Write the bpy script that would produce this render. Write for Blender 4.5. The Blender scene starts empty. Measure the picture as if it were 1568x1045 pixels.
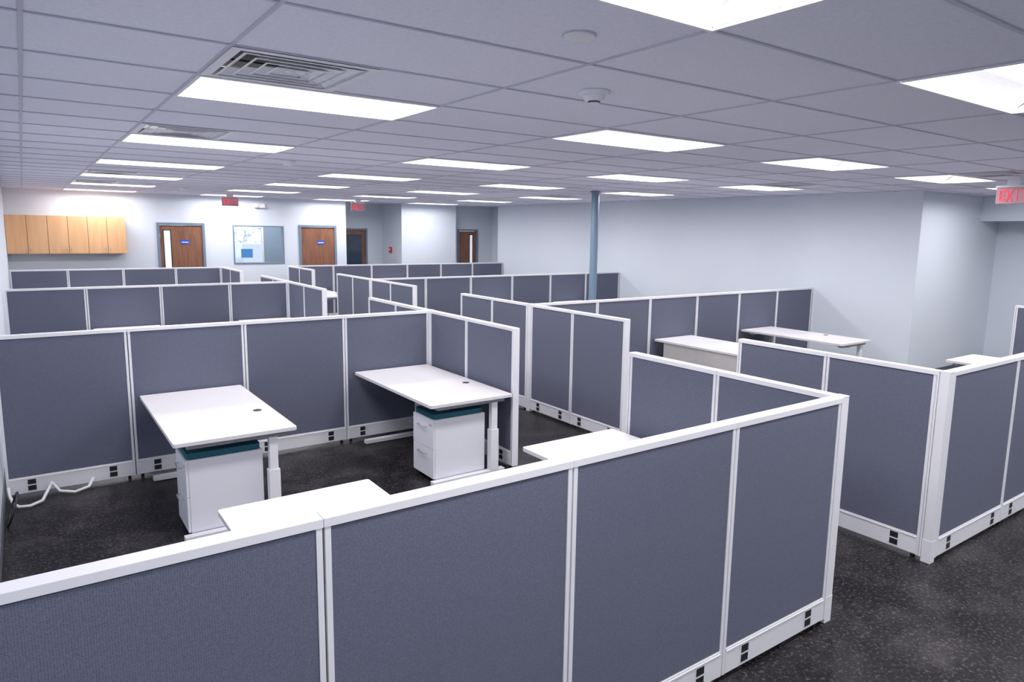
import bpy, bmesh, math, random
from mathutils import Vector, Matrix
random.seed(4)
H=1.32; C=2.87
YS=[1.98,6.66,11.37,16.05]
X1R=[3.59,3.565,3.49,3.49]      # left side of the centre aisle, per partition row
X2R=[4.86,4.93,4.93,4.93]       # right side of the centre aisle
XL=-0.27; XR=10.86; YF=16.93
# ---------------------------------------------------------------- materials
def new_mat(n):
    m=bpy.data.materials.new(n); m.use_nodes=True
    return m,m.node_tree.nodes,m.node_tree.links,m.node_tree.nodes['Principled BSDF']
def mat(n,col,rough=.5,metal=0,emit=None,es=0,noise=None,spec=.5):
    m,N,L,b=new_mat(n)
    b.inputs['Base Color'].default_value=(*col,1); b.inputs['Roughness'].default_value=rough
    b.inputs['Metallic'].default_value=metal; b.inputs['Specular IOR Level'].default_value=spec
    if emit:
        b.inputs['Emission Color'].default_value=(*emit,1); b.inputs['Emission Strength'].default_value=es
        m.cycles.emission_sampling='NONE'
    tc=N.new('ShaderNodeTexCoord')
    if noise:
        sc,amt=noise
        t=N.new('ShaderNodeTexNoise'); t.inputs['Scale'].default_value=sc; t.inputs['Detail'].default_value=2
        L.new(tc.outputs['Object'],t.inputs['Vector'])
        r=N.new('ShaderNodeValToRGB'); r.color_ramp.elements[0].position=.3; r.color_ramp.elements[1].position=.7
        r.color_ramp.elements[0].color=(*[c*(1-amt) for c in col],1); r.color_ramp.elements[1].color=(*[min(1,c*(1+amt)) for c in col],1)
        L.new(t.outputs['Fac'],r.inputs['Fac']); L.new(r.outputs['Color'],b.inputs['Base Color'])
    return m
def wood(n,c1,c2,sc=1.0,rough=.4):
    m,N,L,b=new_mat(n)
    tc=N.new('ShaderNodeTexCoord'); mp=N.new('ShaderNodeMapping'); mp.inputs['Scale'].default_value=(9*sc,9*sc,.8*sc)
    t=N.new('ShaderNodeTexNoise'); t.inputs['Scale'].default_value=2.2; t.inputs['Detail'].default_value=4; t.inputs['Distortion'].default_value=.6
    r=N.new('ShaderNodeValToRGB'); r.color_ramp.elements[0].position=.32; r.color_ramp.elements[1].position=.68
    r.color_ramp.elements[0].color=(*c1,1); r.color_ramp.elements[1].color=(*c2,1)
    L.new(tc.outputs['Object'],mp.inputs['Vector']); L.new(mp.outputs['Vector'],t.inputs['Vector'])
    L.new(t.outputs['Fac'],r.inputs['Fac']); L.new(r.outputs['Color'],b.inputs['Base Color'])
    b.inputs['Roughness'].default_value=rough
    return m
def fabric():
    m,N,L,b=new_mat('panel_fabric')
    tc=N.new('ShaderNodeTexCoord')
    v=N.new('ShaderNodeTexVoronoi'); v.inputs['Scale'].default_value=150; v.inputs['Randomness'].default_value=.3
    L.new(tc.outputs['Object'],v.inputs['Vector'])
    r=N.new('ShaderNodeValToRGB'); r.color_ramp.elements[0].position=.1; r.color_ramp.elements[1].position=.75
    r.color_ramp.elements[0].color=(.076,.083,.124,1); r.color_ramp.elements[1].color=(.150,.160,.222,1)
    L.new(v.outputs['Distance'],r.inputs['Fac']); L.new(r.outputs['Color'],b.inputs['Base Color'])
    b.inputs['Roughness'].default_value=.9; b.inputs['Specular IOR Level'].default_value=.2
    return m
def floormat():
    m,N,L,b=new_mat('black_rubber_floor')
    tc=N.new('ShaderNodeTexCoord')
    a=N.new('ShaderNodeTexNoise'); a.inputs['Scale'].default_value=48; a.inputs['Detail'].default_value=4; a.inputs['Roughness'].default_value=.7
    c=N.new('ShaderNodeTexNoise'); c.inputs['Scale'].default_value=2.2; c.inputs['Detail'].default_value=6; c.inputs['Roughness'].default_value=.75
    L.new(tc.outputs['Object'],a.inputs['Vector']); L.new(tc.outputs['Object'],c.inputs['Vector'])
    r=N.new('ShaderNodeValToRGB'); e=r.color_ramp.elements
    e[0].position=.53; e[0].color=(.006,.0052,.0065,1); e[1].position=.74; e[1].color=(.13,.12,.125,1)
    L.new(a.outputs['Fac'],r.inputs['Fac'])
    r2=N.new('ShaderNodeValToRGB'); r2.color_ramp.elements[0].position=.48; r2.color_ramp.elements[1].position=.78
    r2.color_ramp.elements[0].color=(0,0,0,1); r2.color_ramp.elements[1].color=(.05,.045,.047,1)
    L.new(c.outputs['Fac'],r2.inputs['Fac'])
    ad=N.new('ShaderNodeMix'); ad.data_type='RGBA'; ad.blend_type='ADD'; ad.inputs[0].default_value=1
    L.new(r.outputs['Color'],ad.inputs[6]); L.new(r2.outputs['Color'],ad.inputs[7]); L.new(ad.outputs[2],b.inputs['Base Color'])
    b.inputs['Roughness'].default_value=.42; b.inputs['Specular IOR Level'].default_value=.22
    return m
M={}
M['fab']=fabric(); M['floor']=floormat()
M['white']=mat('white_trim_paint',(.80,.80,.84),.4,noise=(3,.02))
M['lam']=mat('white_laminate',(.69,.67,.69),.45,noise=(5,.015))
M['ped']=mat('white_steel',(.76,.76,.83),.4,noise=(4,.015))
M['black']=mat('black_plastic',(.012,.012,.015),.4,noise=(30,.2))
M['gap']=mat('dark_gap',(.04,.04,.05),.7,noise=(30,.2))
M['teal']=mat('teal_cushion_fabric',(.007,.08,.12),.9,noise=(90,.25))
M['wall']=mat('wall_paint',(.68,.735,.81),.75,noise=(1.2,.012))
M['tile']=mat('ceiling_tile',(.775,.77,.885),.95,noise=(60,.04))
M['tbar']=mat('ceiling_tbar',(.50,.50,.60),.5,noise=(5,.03))  # grayer than the tiles, to paint in the grid's shadow line
M['steel']=mat('brushed_metal',(.55,.56,.6),.3,.9,noise=(40,.1))
M['dsteel']=mat('diffuser_metal',(.80,.80,.86),.35,.2,noise=(12,.05))
M['dark']=mat('duct_dark',(.06,.06,.07),.8,noise=(8,.2))
M['seam']=mat('cap_seam',(.35,.35,.40),.6,noise=(8,.05))
M['panelshade']=mat('beige_gray_laminate',(.50,.48,.47),.5,noise=(8,.03))
M['lens']=mat('lamp_lens',(.9,.9,.9),.5,emit=(1,.975,1.0),es=6,noise=(10,.01))
M['refl']=mat('lamp_reflector',(.93,.93,.95),.4,emit=(.97,.95,1),es=.5,noise=(10,.01))  # reflector pan has its own glow, painted in for bounced lamp light
M['door']=wood('door_wood',(.15,.058,.030),(.26,.108,.056),1.0)
M['cab']=wood('cabinet_wood',(.70,.37,.17),(.79,.45,.22),.5)
M['frame']=mat('door_frame_steel',(.15,.20,.27),.5,noise=(5,.04))
M['pole']=mat('blue_gray_paint',(.15,.24,.33),.45,noise=(5,.04))
M['glass']=mat('dark_glass',(.03,.05,.08),.08,noise=(2,.3))
M['lite']=mat('painted_glow_glass',(.8,.85,.95),.1,emit=(.85,.92,1),es=.5,noise=(2,.05))  # no lamp: glow painted into the pane for a bright room behind
M['blue']=mat('blue_sign',(.02,.07,.42),.4,noise=(20,.1))
M['red']=mat('exit_red',(.80,.05,.08),.4,emit=(1,.1,.15),es=.5,noise=(20,.05))
M['pink']=mat('exit_sign_face',(.50,.27,.32),.15,emit=(1,.3,.4),es=.06,noise=(20,.05))
M['alarm']=mat('alarm_red',(.6,.02,.02),.4,noise=(20,.1))
M['base']=mat('baseboard_vinyl',(.10,.11,.13),.5,noise=(6,.1))
M['gray']=mat('gray_panel',(.24,.33,.41),.6,noise=(4,.04))
# ---------------------------------------------------------------- mesh builder
class MB:
    def __init__(s,name,loc=(0,0,0)):
        s.n=name; s.bm=bmesh.new(); s.ms=[]; s.loc=Vector(loc)
    def mi(s,k):
        if k not in s.ms: s.ms.append(k)
        return s.ms.index(k)
    def face(s,pts,k):
        f=s.bm.faces.new([s.bm.verts.new(Vector(p)) for p in pts]); f.material_index=s.mi(k); return f
    def box(s,x0,x1,y0,y1,z0,z1,k):
        if x0>x1:x0,x1=x1,x0
        if y0>y1:y0,y1=y1,y0
        v=[s.bm.verts.new((x,y,z)) for z in (z0,z1) for y in (y0,y1) for x in (x0,x1)]
        for q in ((0,2,3,1),(4,5,7,6),(0,1,5,4),(2,6,7,3),(1,3,7,5),(0,4,6,2)):
            f=s.bm.faces.new([v[i] for i in q]); f.material_index=s.mi(k)
    def cyl(s,c,r,h,k,axis='z',n=24,r2=None):
        r2=r if r2 is None else r2
        mt={'z':Matrix.Identity(4),'x':Matrix.Rotation(math.pi/2,4,'Y'),'y':Matrix.Rotation(-math.pi/2,4,'X')}[axis]
        g=bmesh.ops.create_cone(s.bm,cap_ends=True,segments=n,radius1=r,radius2=r2,depth=h,matrix=Matrix.Translation(c)@mt)
        fs=set(f for v in g['verts'] for f in v.link_faces)
        for f in fs: f.material_index=s.mi(k); f.smooth=len(f.verts)==4
    def tube(s,pts,r,k,n=8):
        pts=[Vector(p) for p in pts]; rings=[]
        for i,p in enumerate(pts):
            d=(pts[min(i+1,len(pts)-1)]-pts[max(i-1,0)]).normalized()
            a=d.orthogonal().normalized() if not rings else (pa-d*pa.dot(d)).normalized()
            pa=a; b=d.cross(a)
            rings.append([s.bm.verts.new(p+r*(math.cos(t)*a+math.sin(t)*b)) for t in [2*math.pi*j/n for j in range(n)]])
        for A,B in zip(rings,rings[1:]):
            for j in range(n):
                f=s.bm.faces.new((A[j],A[(j+1)%n],B[(j+1)%n],B[j])); f.material_index=s.mi(k); f.smooth=True
        for R in (rings[0],rings[-1]):
            f=s.bm.faces.new(R); f.material_index=s.mi(k)
    def done(s,bevel=0,recalc=True):
        if recalc: bmesh.ops.recalc_face_normals(s.bm,faces=s.bm.faces)
        me=bpy.data.meshes.new(s.n); s.bm.to_mesh(me); s.bm.free()
        for k in s.ms: me.materials.append(M[k])
        o=bpy.data.objects.new(s.n,me); bpy.context.collection.objects.link(o); o.location=s.loc
        if bevel:
            m=o.modifiers.new('bevel','BEVEL'); m.width=bevel; m.segments=2; m.limit_method='ANGLE'; m.use_clamp_overlap=True
        return o
# ---------------------------------------------------------------- room shell
b=MB('floor'); b.box(XL-.1,14,-3.2,19.2,-.1,0,'floor'); b.done()
def wallX(name,x0,x1,y0,y1,ops,ztop=C+.12):
    b=MB(name); x=x0
    for (a,c,za,zb) in sorted(ops):
        if a>x: b.box(x,a,y0,y1,0,ztop,'wall')
        if za>0: b.box(a,c,y0,y1,0,za,'wall')
        b.box(a,c,y0,y1,zb,ztop,'wall'); x=c
    if x1>x: b.box(x,x1,y0,y1,0,ztop,'wall')
    return b.done()
D1=(2.37,3.34); D2=(5.46,6.40); WN=(3.94,5.10,1.33,2.22); YC=4.99
wallX('wall_far',XL,6.66,YF,YF+.12,[(D1[0],D1[1],0,2.255),(WN[0],WN[1],WN[2],WN[3]),(D2[0],D2[1],0,2.255)])
b=MB('wall_left'); b.box(XL-.1,XL,-3.1,YF+.12,0,C+.12,'wall'); b.done()
b=MB('wall_back'); b.box(XL-.1,13.7,-3.2,-3.1,0,C+.12,'wall'); b.done()
b=MB('wall_right'); b.box(XR,XR+.12,YC+.12,16.2,0,C+.12,'wall'); b.box(XR,11.45,16.2,16.32,0,C+.12,'wall'); b.box(11.45,11.57,16.32,17.5,0,C+.12,'wall'); b.box(XR,13.6,YC,YC+.12,0,C+.12,'wall')
b.box(12.9,13.05,-3.1,YC,2.47,C+.12,'wall'); b.done()
b=MB('wall_hall'); b.box(13.6,13.7,-3.1,YC+.12,0,C+.12,'wall'); b.done()
b=MB('wall_recess'); b.box(6.54,6.66,YF+.12,18.4,0,C+.12,'wall')
b.box(8.3,8.42,17.14,18.4,0,C+.12,'wall'); b.box(8.42,9.98,17.14,17.26,0,C+.12,'wall'); b.box(9.86,9.98,17.26,17.5,0,C+.12,'wall'); b.done()
wallX('wall_recess_back',6.54,8.42,18.4,18.52,[(6.93,7.85,0,2.2)])
wallX('wall_alcove',9.86,11.57,17.5,17.62,[(10.24,10.93,0,2.22)])
# ceiling: suspended tile grid
GX=[XL,.05]+[.70+1.243*i for i in range(0,11)]
GY=[3.50+.622*i for i in range(-11,26)]
lights=[]
for ix,x in enumerate([.70,3.186,5.672,8.158,10.644]):
    for iy in range(-2,6):
        y=3.50+.622*4*iy
        if y<-2.9 or y>16.2: continue
        if ix==4 and y>4.6: continue
        lights.append((x,y))
lights.append((.70+1.243*3,3.50+.622*23))  # unseen office troffer, added to brighten the room behind window_1
diff=[(.70,2.878),(.70,5.366),(.70,10.342),(.70,12.83),(8.158,2.878),(8.158,5.366),(8.158,10.342),(5.672,12.83)]
b=MB('ceiling')
holes=[(x,x+1.243,y,y+.622) for x,y in lights]+[(x,x+.622,y,y+.622) for x,y in diff]
def inhole(cx,cy): return any(a<cx<c and d<cy<e for a,c,d,e in holes)
xs=sorted(set(GX+[x+.622 for x,_ in diff]))
for i in range(len(xs)-1):
    for j in range(len(GY)-1):
        x0,x1,y0,y1=xs[i],xs[i+1],GY[j],GY[j+1]
        if inhole((x0+x1)/2,(y0+y1)/2): continue
        b.face([(x0,y0,C),(x0,y1,C),(x1,y1,C),(x1,y0,C)],'tile')
for x in GX[1:]: b.box(x-.0075,x+.0075,-3.1,GY[-1],C-.005,C-.0005,'tbar')
for y in GY: b.box(XL,GX[-1],y-.0075,y+.0075,C-.0052,C-.0007,'tbar')
b.box(XL-.1,14,-3.2,19.2,C+.125,C+.2,'dark')
b.done(recalc=False)
def troffer(x,y):
    W,D=1.243,.622
    b=MB('recessed_ceiling_light',(x,y,C))
    for (a,c,d,f) in ((0,W,0,.02),(0,W,D-.02,D),(0,.02,.02,D-.02),(W-.02,W,.02,D-.02)): b.box(a+ .004,c-.004,d+.002,f-.002,-.012,.004,'white')
    x0,x1=.02,W-.02; n=6
    def prof(t):
        return .02+t*.155, .075*math.sin(t*math.pi/2)
    for side in (0,1):
        for i in range(n):
            ya,za=prof(i/n); yb,zb=prof((i+1)/n)
            if side: ya,yb=D-ya,D-yb
            b.face([(x0,ya,za),(x1,ya,za),(x1,yb,zb),(x0,yb,zb)],'refl')
    ys=[.175+(D-.35)*i/6 for i in range(7)]; zs=[.075-.02*math.sin(math.pi*i/6) for i in range(7)]
    for i in range(6): b.face([(x0+.05,ys[i],zs[i]),(x1-.05,ys[i],zs[i]),(x1-.05,ys[i+1],zs[i+1]),(x0+.05,ys[i+1],zs[i+1])],'lens')
    for xa,xb in ((x0,x0+.05),(x1,x1-.05)):
        b.face([(xa,.02,0),(xb,.175,.075),(xb,D-.175,.075),(xa,D-.02,0)],'refl')
    b.box(.01,W-.01,.01,D-.01,.08,.11,'dark')
    o=b.done(recalc=False)
    L=bpy.data.lights.new('lamp_tube','AREA'); L.shape='RECTANGLE'; L.size=1.06; L.size_y=.30; L.energy=29; L.color=(.985,.965,1)
    lo=bpy.data.objects.new('lamp_tube',L); bpy.context.collection.objects.link(lo); lo.parent=o; lo.location=(W/2,D/2,.045)
    return o
for x,y in lights: troffer(x,y)
def diffuser(x,y):
    W=.622; b=MB('air_vent_diffuser',(x,y,C))
    b.box(0.004,W-.004,0.004,W-.004,.085,.11,'gap')
    def ring(o,i,zo,zi,k):
        P=lambda d,z:[(d,d,z),(W-d,d,z),(W-d,W-d,z),(d,W-d,z)]
        A,B=P(o,zo),P(i,zi)
        for j in range(4): b.face([A[j],A[(j+1)%4],B[(j+1)%4],B[j]],k)
    ring(.004,.045,-.008,-.008,'dsteel'); ring(.045,.055,-.008,.03,'dsteel')
    for q in range(4):
        o=.06+.058*q; ring(o,o+.052,-.010,.022,'dsteel'); ring(o,o+.008,-.010,-.012,'white')
    b.box(.29,.332,.29,.332,-.006,.03,'dsteel')
    b.done(recalc=False)
for p in diff: diffuser(*p)
b=MB('smoke_detector',(2.33,2.66,C)); b.cyl((0,0,-.012),.075,.022,'white'); b.cyl((0,0,-.036),.045,.026,'white',r2=.058); b.cyl((0,0,-.052),.03,.008,'gap'); b.cyl((0,0,-.058),.028,.006,'white'); b.done(.002)
b=MB('ceiling_sprinkler_cover',(1.64,1.96,C)); b.cyl((0,0,-.006),.055,.008,'white',n=32); b.cyl((0,0,-.001),.062,.004,'tbar',n=32); b.done()
for p in ((5.2,10.2),(2.4,13.8),(7.6,13.9),(2.3,7.4)):
    b=MB('smoke_detector',(p[0],p[1],C)); b.cyl((0,0,-.012),.075,.022,'white'); b.cyl((0,0,-.036),.045,.026,'white',r2=.058); b.done(.002)
# exit signs
LET={'E':[(0,0,.2,1),(0,0,1,.18),(0,.41,.85,.59),(0,.82,1,1)],'I':[(.4,0,.6,1)],'T':[(.4,0,.6,1),(0,.82,1,1)]}
def exit_sign(x,y,z,ax):
    b=MB('exit_sign',(x,y,z)); w,h=.33,.175
    def bx(a,c,d,e,z0,z1,k):
        if ax=='x': b.box(a,c,d,e,z0,z1,k)
        else: b.box(d,e,-a,-c,z0,z1,k)
    bx(-w/2,w/2,-.012,.012,-h/2,h/2,'pink'); bx(-w/2-.005,w/2+.005,-.025,.025,h/2,h/2+.02,'white'); bx(-.06,.06,-.04,.04,h/2+.02,C-z-.001,'white')
    lw,lh=.05,.11
    for i,ch in enumerate('EXIT'):
        ox=-.13+i*.07
        if ch=='X':
            for sgn in (1,-1):
                for s_ in range(8):
                    t=s_/7; px=ox+lw*(t if sgn>0 else 1-t)-.007; pz=-lh/2+lh*t
                    bx(px-.004,px+.012,-.016,-.0121,pz-.009,pz+.009,'red')
        else:
            for (a,c,d,e) in LET[ch]: bx(ox+a*lw,ox+d*lw,-.016,-.0121,-lh/2+c*lh,-lh/2+e*lh,'red')
    b.done()
exit_sign(3.64,15.75,2.71,'x'); exit_sign(6.5,15.75,2.69,'x'); exit_sign(8.87,3.14,2.66,'y')
b=MB('support_column',(7.80,8.8,0)); b.cyl((0,0,C/2),.065,C-.002,'pole',n=32); b.cyl((0,0,.012),.11,.02,'pole'); b.cyl((0,0,C-.02),.085,.02,'pole'); b.done(.003)
# doors
def door(name,x0,x1,y,top,lite=None,sign=True,glass=False):
    b=MB(name,(x0,y,0)); w=x1-x0; f=.055
    b.box(0.001,f,-.03,.10,0,top-.001,'frame'); b.box(w-f,w-.001,-.03,.10,0,top-.001,'frame'); b.box(f,w-f,-.03,.10,top-f,top-.001,'frame')
    if glass:
        b.box(f,w-f,.02,.06,.0,.2,'door'); b.box(f,f+.1,.02,.06,.2,top-f,'door'); b.box(w-f-.1,w-f,.02,.06,.2,top-f,'door'); b.box(f+.1,w-f-.1,.02,.06,top-f-.12,top-f,'door'); b.box(f+.1,w-f-.1,.03,.05,.2,top-f-.12,'glass')
    else:
        b.box(f+.004,w-f-.004,.0,.045,.008,top-f-.004,'door')
        if lite:
            a,c,z0,z1=lite
            b.box(a-.02,c+.02,-.008,0,z0-.02,z1+.02,'black'); b.box(a,c,-.011,-.0081,z0,z1,'lite')
    if sign: b.box(w*.5-.02,w*.5+.16,-.006,-.0001,1.78,1.88,'blue'); b.box(w*.5+.0,w*.5+.14,-.007,-.0061,1.82,1.838,'white')
    b.cyl((w-f-.09,-.02,1.0),.026,.03,'steel','y'); b.box(w-f-.2,w-f-.08,-.05,-.036,.99,1.012,'steel'); b.cyl((w-f-.09,-.036,1.0),.01,.03,'steel','y')
    for z in (.25,1.1,1.95): b.cyl((f+.002,-.006,z),.008,.1,'steel')
    return b.done(.002)
door('door_1',*D1,YF,2.255,lite=(.14,.26,1.2,2.08))
door('door_2',*D2,YF,2.255)
door('door_3',6.93,7.85,18.4,2.2,glass=True,sign=False)
door('door_4',10.24,10.93,17.5,2.22,lite=(.42,.5,1.25,2.05),sign=False)
# interior window and office beyond
b=MB('window_1',(0,YF,0)); a,c,z0,z1=WN; f=.03
b.box(a,a+f,-.015,.1,z0,z1,'frame'); b.box(c-f,c,-.015,.1,z0,z1,'frame'); b.box(a+f,c-f,-.015,.1,z0,z0+f,'frame'); b.box(a+f,c-f,-.015,.1,z1-f,z1,'frame'); b.done(.002)
b=MB('wall_office'); ya=YF+2.2
b.box(3.3,3.4,YF+.12,ya,0,C+.12,'wall'); b.box(6.45,6.54,YF+.12,ya,0,C+.12,'wall')
b.box(3.4,4.35,ya,ya+.1,0,C+.12,'wall'); b.box(5.22,6.54,ya,ya+.1,0,C+.12,'gray'); b.box(4.35,5.22,ya,ya+.1,0,1.1,'wall'); b.box(4.35,5.22,ya,ya+.1,2.45,C+.12,'wall')
b.done()
b=MB('window_2',(4.35,ya,0)); w_=.87
for q in ((0,.05),(w_-.05,w_)): b.box(q[0],q[1],-.02,.08,1.1,2.45,'white')
b.box(.05,w_-.05,0,.08,1.1,1.14,'white'); b.box(.05,w_-.05,0,.08,2.41,2.45,'white'); b.done(.002)
def outdoor():
    m,N,L,bs=new_mat('outdoor_backdrop')
    tc=N.new('ShaderNodeTexCoord'); n=N.new('ShaderNodeTexNoise'); n.inputs['Scale'].default_value=3; n.inputs['Detail'].default_value=8; n.inputs['Roughness'].default_value=.8
    L.new(tc.outputs['Object'],n.inputs['Vector'])
    r=N.new('ShaderNodeValToRGB'); r.color_ramp.elements[0].position=.44; r.color_ramp.elements[0].color=(.22,.26,.30,1); r.color_ramp.elements[1].position=.52; r.color_ramp.elements[1].color=(.80,.92,1,1)
    L.new(n.outputs['Fac'],r.inputs['Fac']); L.new(r.outputs['Color'],bs.inputs['Base Color']); L.new(r.outputs['Color'],bs.inputs['Emission Color']); bs.inputs['Emission Strength'].default_value=1.0
    m.cycles.emission_sampling='NONE'
    return m
M['out']=outdoor(); M['pave']=mat('outdoor_pavement',(.5,.56,.62),.8,noise=(3,.1)); M['vanblue']=mat('van_blue_paint',(.06,.22,.50),.35,noise=(5,.05))
b=MB('outdoor_backdrop'); b.box(2,14,34,34.1,-.3,9,'out'); b.done()
b=MB('outdoor_ground'); b.box(2,14,19.3,34,-.4,-.3,'pave'); b.done()
b=MB('parked_van',(8.1,29.5,-.3))
b.box(-.9,1.5,0,1.9,.45,1.80,'white'); b.box(-1.7,-.9,.05,1.85,.45,1.25,'white'); b.box(-.95,-.5,-.01,0,1.25,1.6,'vanblue'); b.box(-1.7,1.5,-.01,0,.85,1.05,'vanblue')
b.box(.1,.6,-.01,0,1.3,1.6,'vanblue')
for x in (-1.2,.9): b.cyl((x,.05,.32),.32,.2,'black','y'); b.cyl((x,-.06,.32),.16,.03,'steel','y')
b.done(.04)
# upper cabinets
b=MB('wall_cabinet',(XL,YF,0)); x0,x1,z0,z1=.003,2.02,1.6,2.35
b.box(x0,x1,-.33,-.001,z0,z1,'cab')
w=(x1-x0)/6
for i in range(6):
    b.box(x0+i*w+.004,x0+(i+1)*w-.004,-.35,-.335,z0+.004,z1-.004,'cab')
    b.box(x0+i*w-.004 if i else x0,x0+i*w+.004,-.334,-.331,z0+.002,z1-.002,'dark')
    hx=x0+(i+1)*w-.04 if i%2==0 else x0+i*w+.04
    b.cyl((hx,-.37,z0+.10),.006,.09,'steel')
    for dz in (-.035,.035): b.cyl((hx,-.36,z0+.10+dz),.004,.022,'steel','y',n=10)
b.done(.002)
b=MB('fire_alarm_pull',(8.299,17.8,1.62)); b.box(-.045,-.001,-.06,.06,-.08,.08,'alarm'); b.box(-.05,-.045,-.04,.04,-.01,.03,'white'); b.done(.004)
b=MB('emergency_light',(4.55,YF,2.68)); b.box(-.12,.12,-.06,0,-.05,.05,'white')
for s in (-.08,.08): b.cyl((s,-.08,-.01),.035,.05,'white','y')
b.done(.004)
b=MB('wall_outlet_plate',(XR,6.1,.45)); b.box(-.012,-.001,-.04,.04,-.06,.06,'white'); b.box(-.014,-.012,-.015,.015,.01,.04,'gap'); b.box(-.014,-.012,-.015,.015,-.04,-.01,'gap'); b.done(.002)
b=MB('wall_outlet_plate',(XR,5.95,.45)); b.box(-.012,-.001,-.04,.04,-.06,.06,'white'); b.box(-.014,-.012,-.015,.015,-.02,.02,'gap'); b.done(.002)
for n,bx in (('baseboard_left',(XL,XL+.012,-3.1,YF)),('baseboard_right',(XR-.012,XR,YC+.12,16.2)),('baseboard_right',(XR,13.6,YC-.012,YC)),('baseboard_hall',(13.588,13.6,-3.1,YC-.012)),('baseboard_far',(XL+.012,D1[0],YF-.012,YF)),('baseboard_far',(D1[1],D2[0],YF-.012,YF)),('baseboard_back',(XL+.012,13.58,-3.1,-3.088))):
    b=MB(n); b.box(*bx,0,.1,'base'); b.box(bx[0],bx[1],bx[2],bx[3],.1,.104,'base'); b.done()
b=MB('door_5',(13.6,2.0,0)); b.box(-.03,-.001,0,1.0,0,2.2,'frame'); b.box(-.045,-.031,.06,.94,.01,2.14,'door'); b.cyl((-.07,.14,1.0),.02,.05,'steel','x'); b.done(.002)
# ---------------------------------------------------------------- partitions
T=.027
def run(axis,fix,js,end0=True,end1=True):
    a0,a1=js[0],js[-1]
    loc=((a0,fix,0) if axis=='x' else (fix,a0,0))
    b=MB('cubicle_partition',loc)
    def bx(p,q,c,d,z0,z1,k):
        if axis=='x': b.box(p-a0,q-a0,c,d,z0,z1,k)
        else: b.box(c,d,p-a0,q-a0,z0,z1,k)
    bx(a0+.012,a1-.012,-.012,.012,.03,H-.028,'gap')
    for p,q in zip(js,js[1:]):
        g=.004
        bx(p+(.0012 if p!=a0 else 0),q-(.0012 if q!=a1 else 0),-T-.006,T+.006,H-.028,H,'white')
        for s in (-1,1):
            i,o=s*.0121,s*T
            bx(p+g,p+g+.019,i,o+s*.003,.03,H-.028,'white'); bx(q-g-.019,q-g,i,o+s*.003,.03,H-.028,'white')
            bx(p+g+.021,q-g-.021,i,o,.172,H-.034,'fab')
            bx(p+g+.019,q-g-.019,i,o+s*.006,.035,.168,'white')
            bx(p+g+.019,q-g-.019,i,o+s*.010,.153,.158,'white')
            for oc in (p+.17,q-.17):
                bx(oc-.036,oc+.036,o+s*.0061,o+s*.008,.046,.150,'white')
                bx(oc-.028,oc+.028,o+s*.0081,o+s*.0095,.103,.144,'black')
                bx(oc-.028,oc+.028,o+s*.0081,o+s*.0095,.052,.093,'black')
        for e in (p+.05,q-.05):
            bx(e-.012,e+.012,-.012,.012,0,.03,'black')
    for e in js[1:-1]: bx(e-.0011,e+.0011,-T-.004,T+.004,H-.027,H-.002,'seam')
    if end0: bx(a0-.012,a0,-T-.006,T+.006,.03,H,'white')
    if end1: bx(a1,a1+.012,-T-.006,T+.006,.03,H,'white')
    return b.done(.0025)
XJ=[[.68,1.66,2.65],[.66,1.605,2.575],[.66,1.60,2.56],[.66,1.60,2.56]]
XBJ=[5.97,6.94,7.91,8.88,9.85,10.83]
for i,y in enumerate(YS):
    run('x',y,[XL+.02]+XJ[i]+[X1R[i]-.044],False,True); run('x',y,[X2R[i]+.044]+XBJ,True,False)
for k,(y0,y1) in enumerate(zip(YS,YS[1:])):
    run('y',X1R[k],[y0+.045,y0+.82,y0+1.60]); run('y',X1R[k+1],[y1-1.62,y1-.80,y1-.045])
    run('y',X2R[k],[y0+.045,y0+.82,y0+1.60]); run('y',X2R[k+1],[y1-1.64,y1-.81,y1-.045])
for i,y in enumerate(YS):
    for x in (X1R[i],X2R[i]):
        b=MB('partition_corner_post',(x,y,0)); b.box(-.030,.030,-.030,.030,.03,H-.001,'white'); b.box(-.0315,.0315,-.0315,.0315,.0,.16,'white'); b.box(-.0315,.0315,-.0315,.0315,H-.001,H+.004,'white'); b.done(.003)
run('y',10.6,[YS[0]+.045,YS[0]+.8,YS[0]+1.58])
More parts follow.
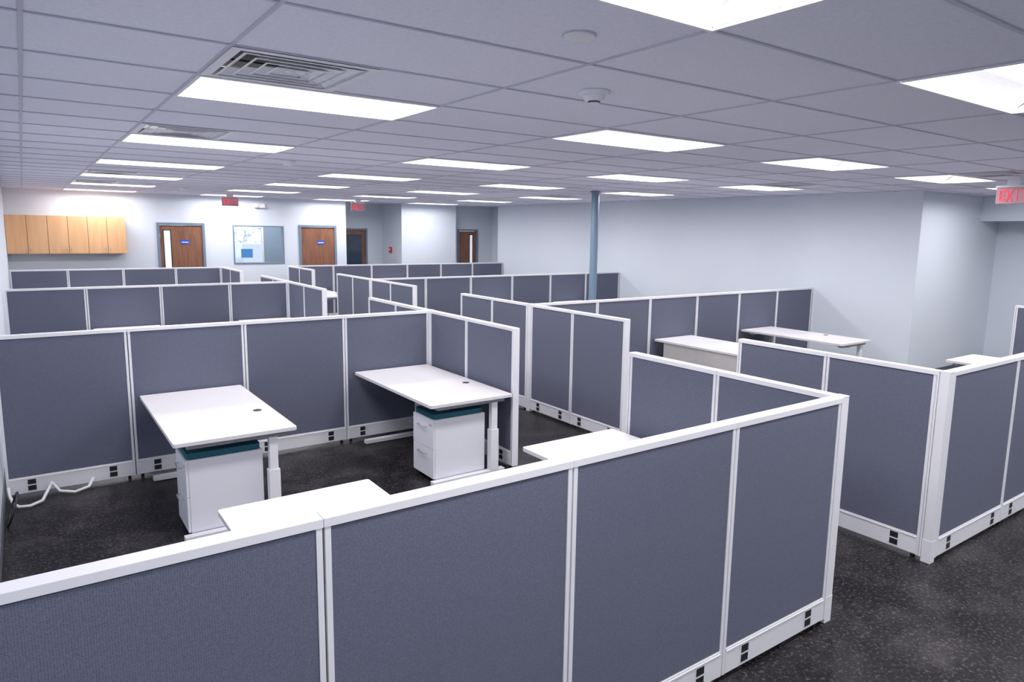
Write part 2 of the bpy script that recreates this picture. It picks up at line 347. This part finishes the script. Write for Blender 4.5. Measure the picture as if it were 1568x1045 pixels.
# ---------------------------------------------------------------- desks
def rrect(b,x0,x1,y0,y1,z0,z1,r,k,n=5):
    pts=[]
    for cx,cy,a in ((x1-r,y1-r,0),(x0+r,y1-r,90),(x0+r,y0+r,180),(x1-r,y0+r,270)):
        for i in range(n+1):
            t=math.radians(a+90*i/n); pts.append((cx+r*math.cos(t),cy+r*math.sin(t)))
    lo=[b.bm.verts.new((p[0],p[1],z0)) for p in pts]; hi=[b.bm.verts.new((p[0],p[1],z1)) for p in pts]
    m=b.mi(k); b.bm.faces.new(hi).material_index=m; b.bm.faces.new(lo[::-1]).material_index=m
    for i in range(len(pts)):
        j=(i+1)%len(pts); b.bm.faces.new((lo[i],lo[j],hi[j],hi[i])).material_index=m
def desk(x0,y0,fy=1,side=False,W=.83):
    Lg,Z=1.64,.735
    b=MB('standing_desk',(x0,y0,0))
    def Y(a,c): return (a,c) if fy>0 else (-c,-a)
    rrect(b,0,W,*Y(0,Lg),Z-.027,Z,.018,'lam')
    gy=.62*fy
    b.cyl((W-.12,gy,Z+.001),.033,.006,'black',n=28); b.cyl((W-.12,gy,Z+.004),.022,.003,'gap',n=20)
    for yy in (.075,Lg-.13):
        b.box(W-.20,W-.12,*Y(yy-.032,yy+.032),.04,.42,'white'); b.box(W-.19,W-.13,*Y(yy-.024,yy+.024),.42,Z-.06,'white')
        b.box(.05,W-.05,*Y(yy-.03,yy+.03),.006,.042,'white')
        b.box(.09,W-.06,*Y(yy-.03,yy+.03),Z-.065,Z-.028,'steel')
        for xx in (.09,W-.09): b.cyl((xx,yy*fy,.003),.02,.006,'black',n=12)
    b.box(W-.21,W-.11,*Y(.11,Lg-.165),Z-.085,Z-.035,'steel')
    b.box(.3,.45,*Y(.8,.92),Z-.07,Z-.028,'black')
    if side: b.box(.012,.028,*Y(.12,Lg-.17),Z-.34,Z-.028,'panelshade')
    b.done(.003)
def ped(x0,y0):
    b=MB('mobile_pedestal_cabinet',(x0,y0,0)); w,d,h=.52,.38,.57
    b.box(0.018,w,0,d,.04,h,'ped')
    b.box(0,.017,.003,d-.003,.045,.30,'ped'); b.box(0,.017,.003,d-.003,.304,h-.003,'ped')
    for z in (.25,.49):
        b.tube([(0,.12,z),(-.025,.12,z),(-.028,.135,z),(-.028,d-.135,z),(-.025,d-.12,z),(0,d-.12,z)],.005,'steel')
    b.cyl((-.002,.05,.52),.01,.008,'steel','x',n=14)
    for x in (.07,w-.06):
        for y in (.06,d-.06): b.cyl((x,y,.02),.02,.03,'black','y',n=16); b.box(x-.012,x+.012,y-.02,y+.02,.028,.041,'black')
    rrect(b,.012,w-.01,.01,d-.01,h+.001,h+.045,.03,'teal')
    b.done(.006)
for xi in (.72,2.66):
    for k,(ya,yb) in enumerate(zip(YS,YS[1:])):
        desk(xi,ya+.05+1.64,-1); desk(xi,yb-.05-1.64,1)
        ped(xi+.085,yb-.05-1.64+.115)
for xi in (5.01,7.02,8.93):
    for k,(ya,yb) in enumerate(zip(YS,YS[1:])):
        desk(xi,ya+.05+1.64,-1,W=.76); desk(xi,yb-.05-1.64,1,side=(xi==7.02),W=.76)
# cables
b=MB('power_whip_cable'); b.tube([(.05,6.60,.10),(.02,6.50,.07),(-.02,6.42,.02),(-.10,6.36,.014),(-.17,6.36,.02),(-.21,6.44,.03),(-.23,6.54,.06),(-.235,6.59,.11)],.012,'white'); b.tube([(.05,6.6,.1),(.1,6.52,.04),(.2,6.5,.018),(.3,6.54,.03),(.34,6.6,.08)],.012,'white'); b.done()
b=MB('power_cable_coil'); b.tube([(-.20+.035*math.cos(t),6.05+.14*math.sin(t),.12+.11*math.cos(t)) for t in [i*.35 for i in range(19)]],.008,'black'); b.done()
# ---------------------------------------------------------------- camera
f_,th,ya_,ro,cx,cy_,cz,sx,sy=1.05658,.14701,.62237,-.01571,.00624,.00594,2.18619,.13521,-.11739
def vec(u,v,f):
    c,s=math.cos(ro),math.sin(ro); u,v=c*u-s*v,s*u+c*v
    fw=math.cos(th)*f-math.sin(th)*v; dn=math.sin(th)*f+math.cos(th)*v
    a,d=math.cos(ya_),math.sin(ya_); return (a*u+d*fw,-d*u+a*fw,-dn)
R_,Dn_,F_=vec(1,0,0),vec(0,1,0),vec(0,0,1)
cam=bpy.data.cameras.new('camera'); co=bpy.data.objects.new('camera',cam); bpy.context.collection.objects.link(co)
co.matrix_world=Matrix(((R_[0],-Dn_[0],-F_[0],cx),(R_[1],-Dn_[1],-F_[1],cy_),(R_[2],-Dn_[2],-F_[2],cz),(0,0,0,1)))
cam.sensor_width=36; cam.sensor_fit='HORIZONTAL'; cam.lens=f_*1000/1568*36
cam.shift_x=-sx*100/1568; cam.shift_y=sy*100/1568; cam.clip_start=.05
bpy.context.scene.camera=co
w=bpy.data.worlds.new('world'); bpy.context.scene.world=w; w.use_nodes=True
w.node_tree.nodes['Background'].inputs['Color'].default_value=(.7,.8,.95,1); w.node_tree.nodes['Background'].inputs['Strength'].default_value=1.6
vs=bpy.context.scene.view_settings; vs.view_transform='Standard'; vs.gamma=1.1
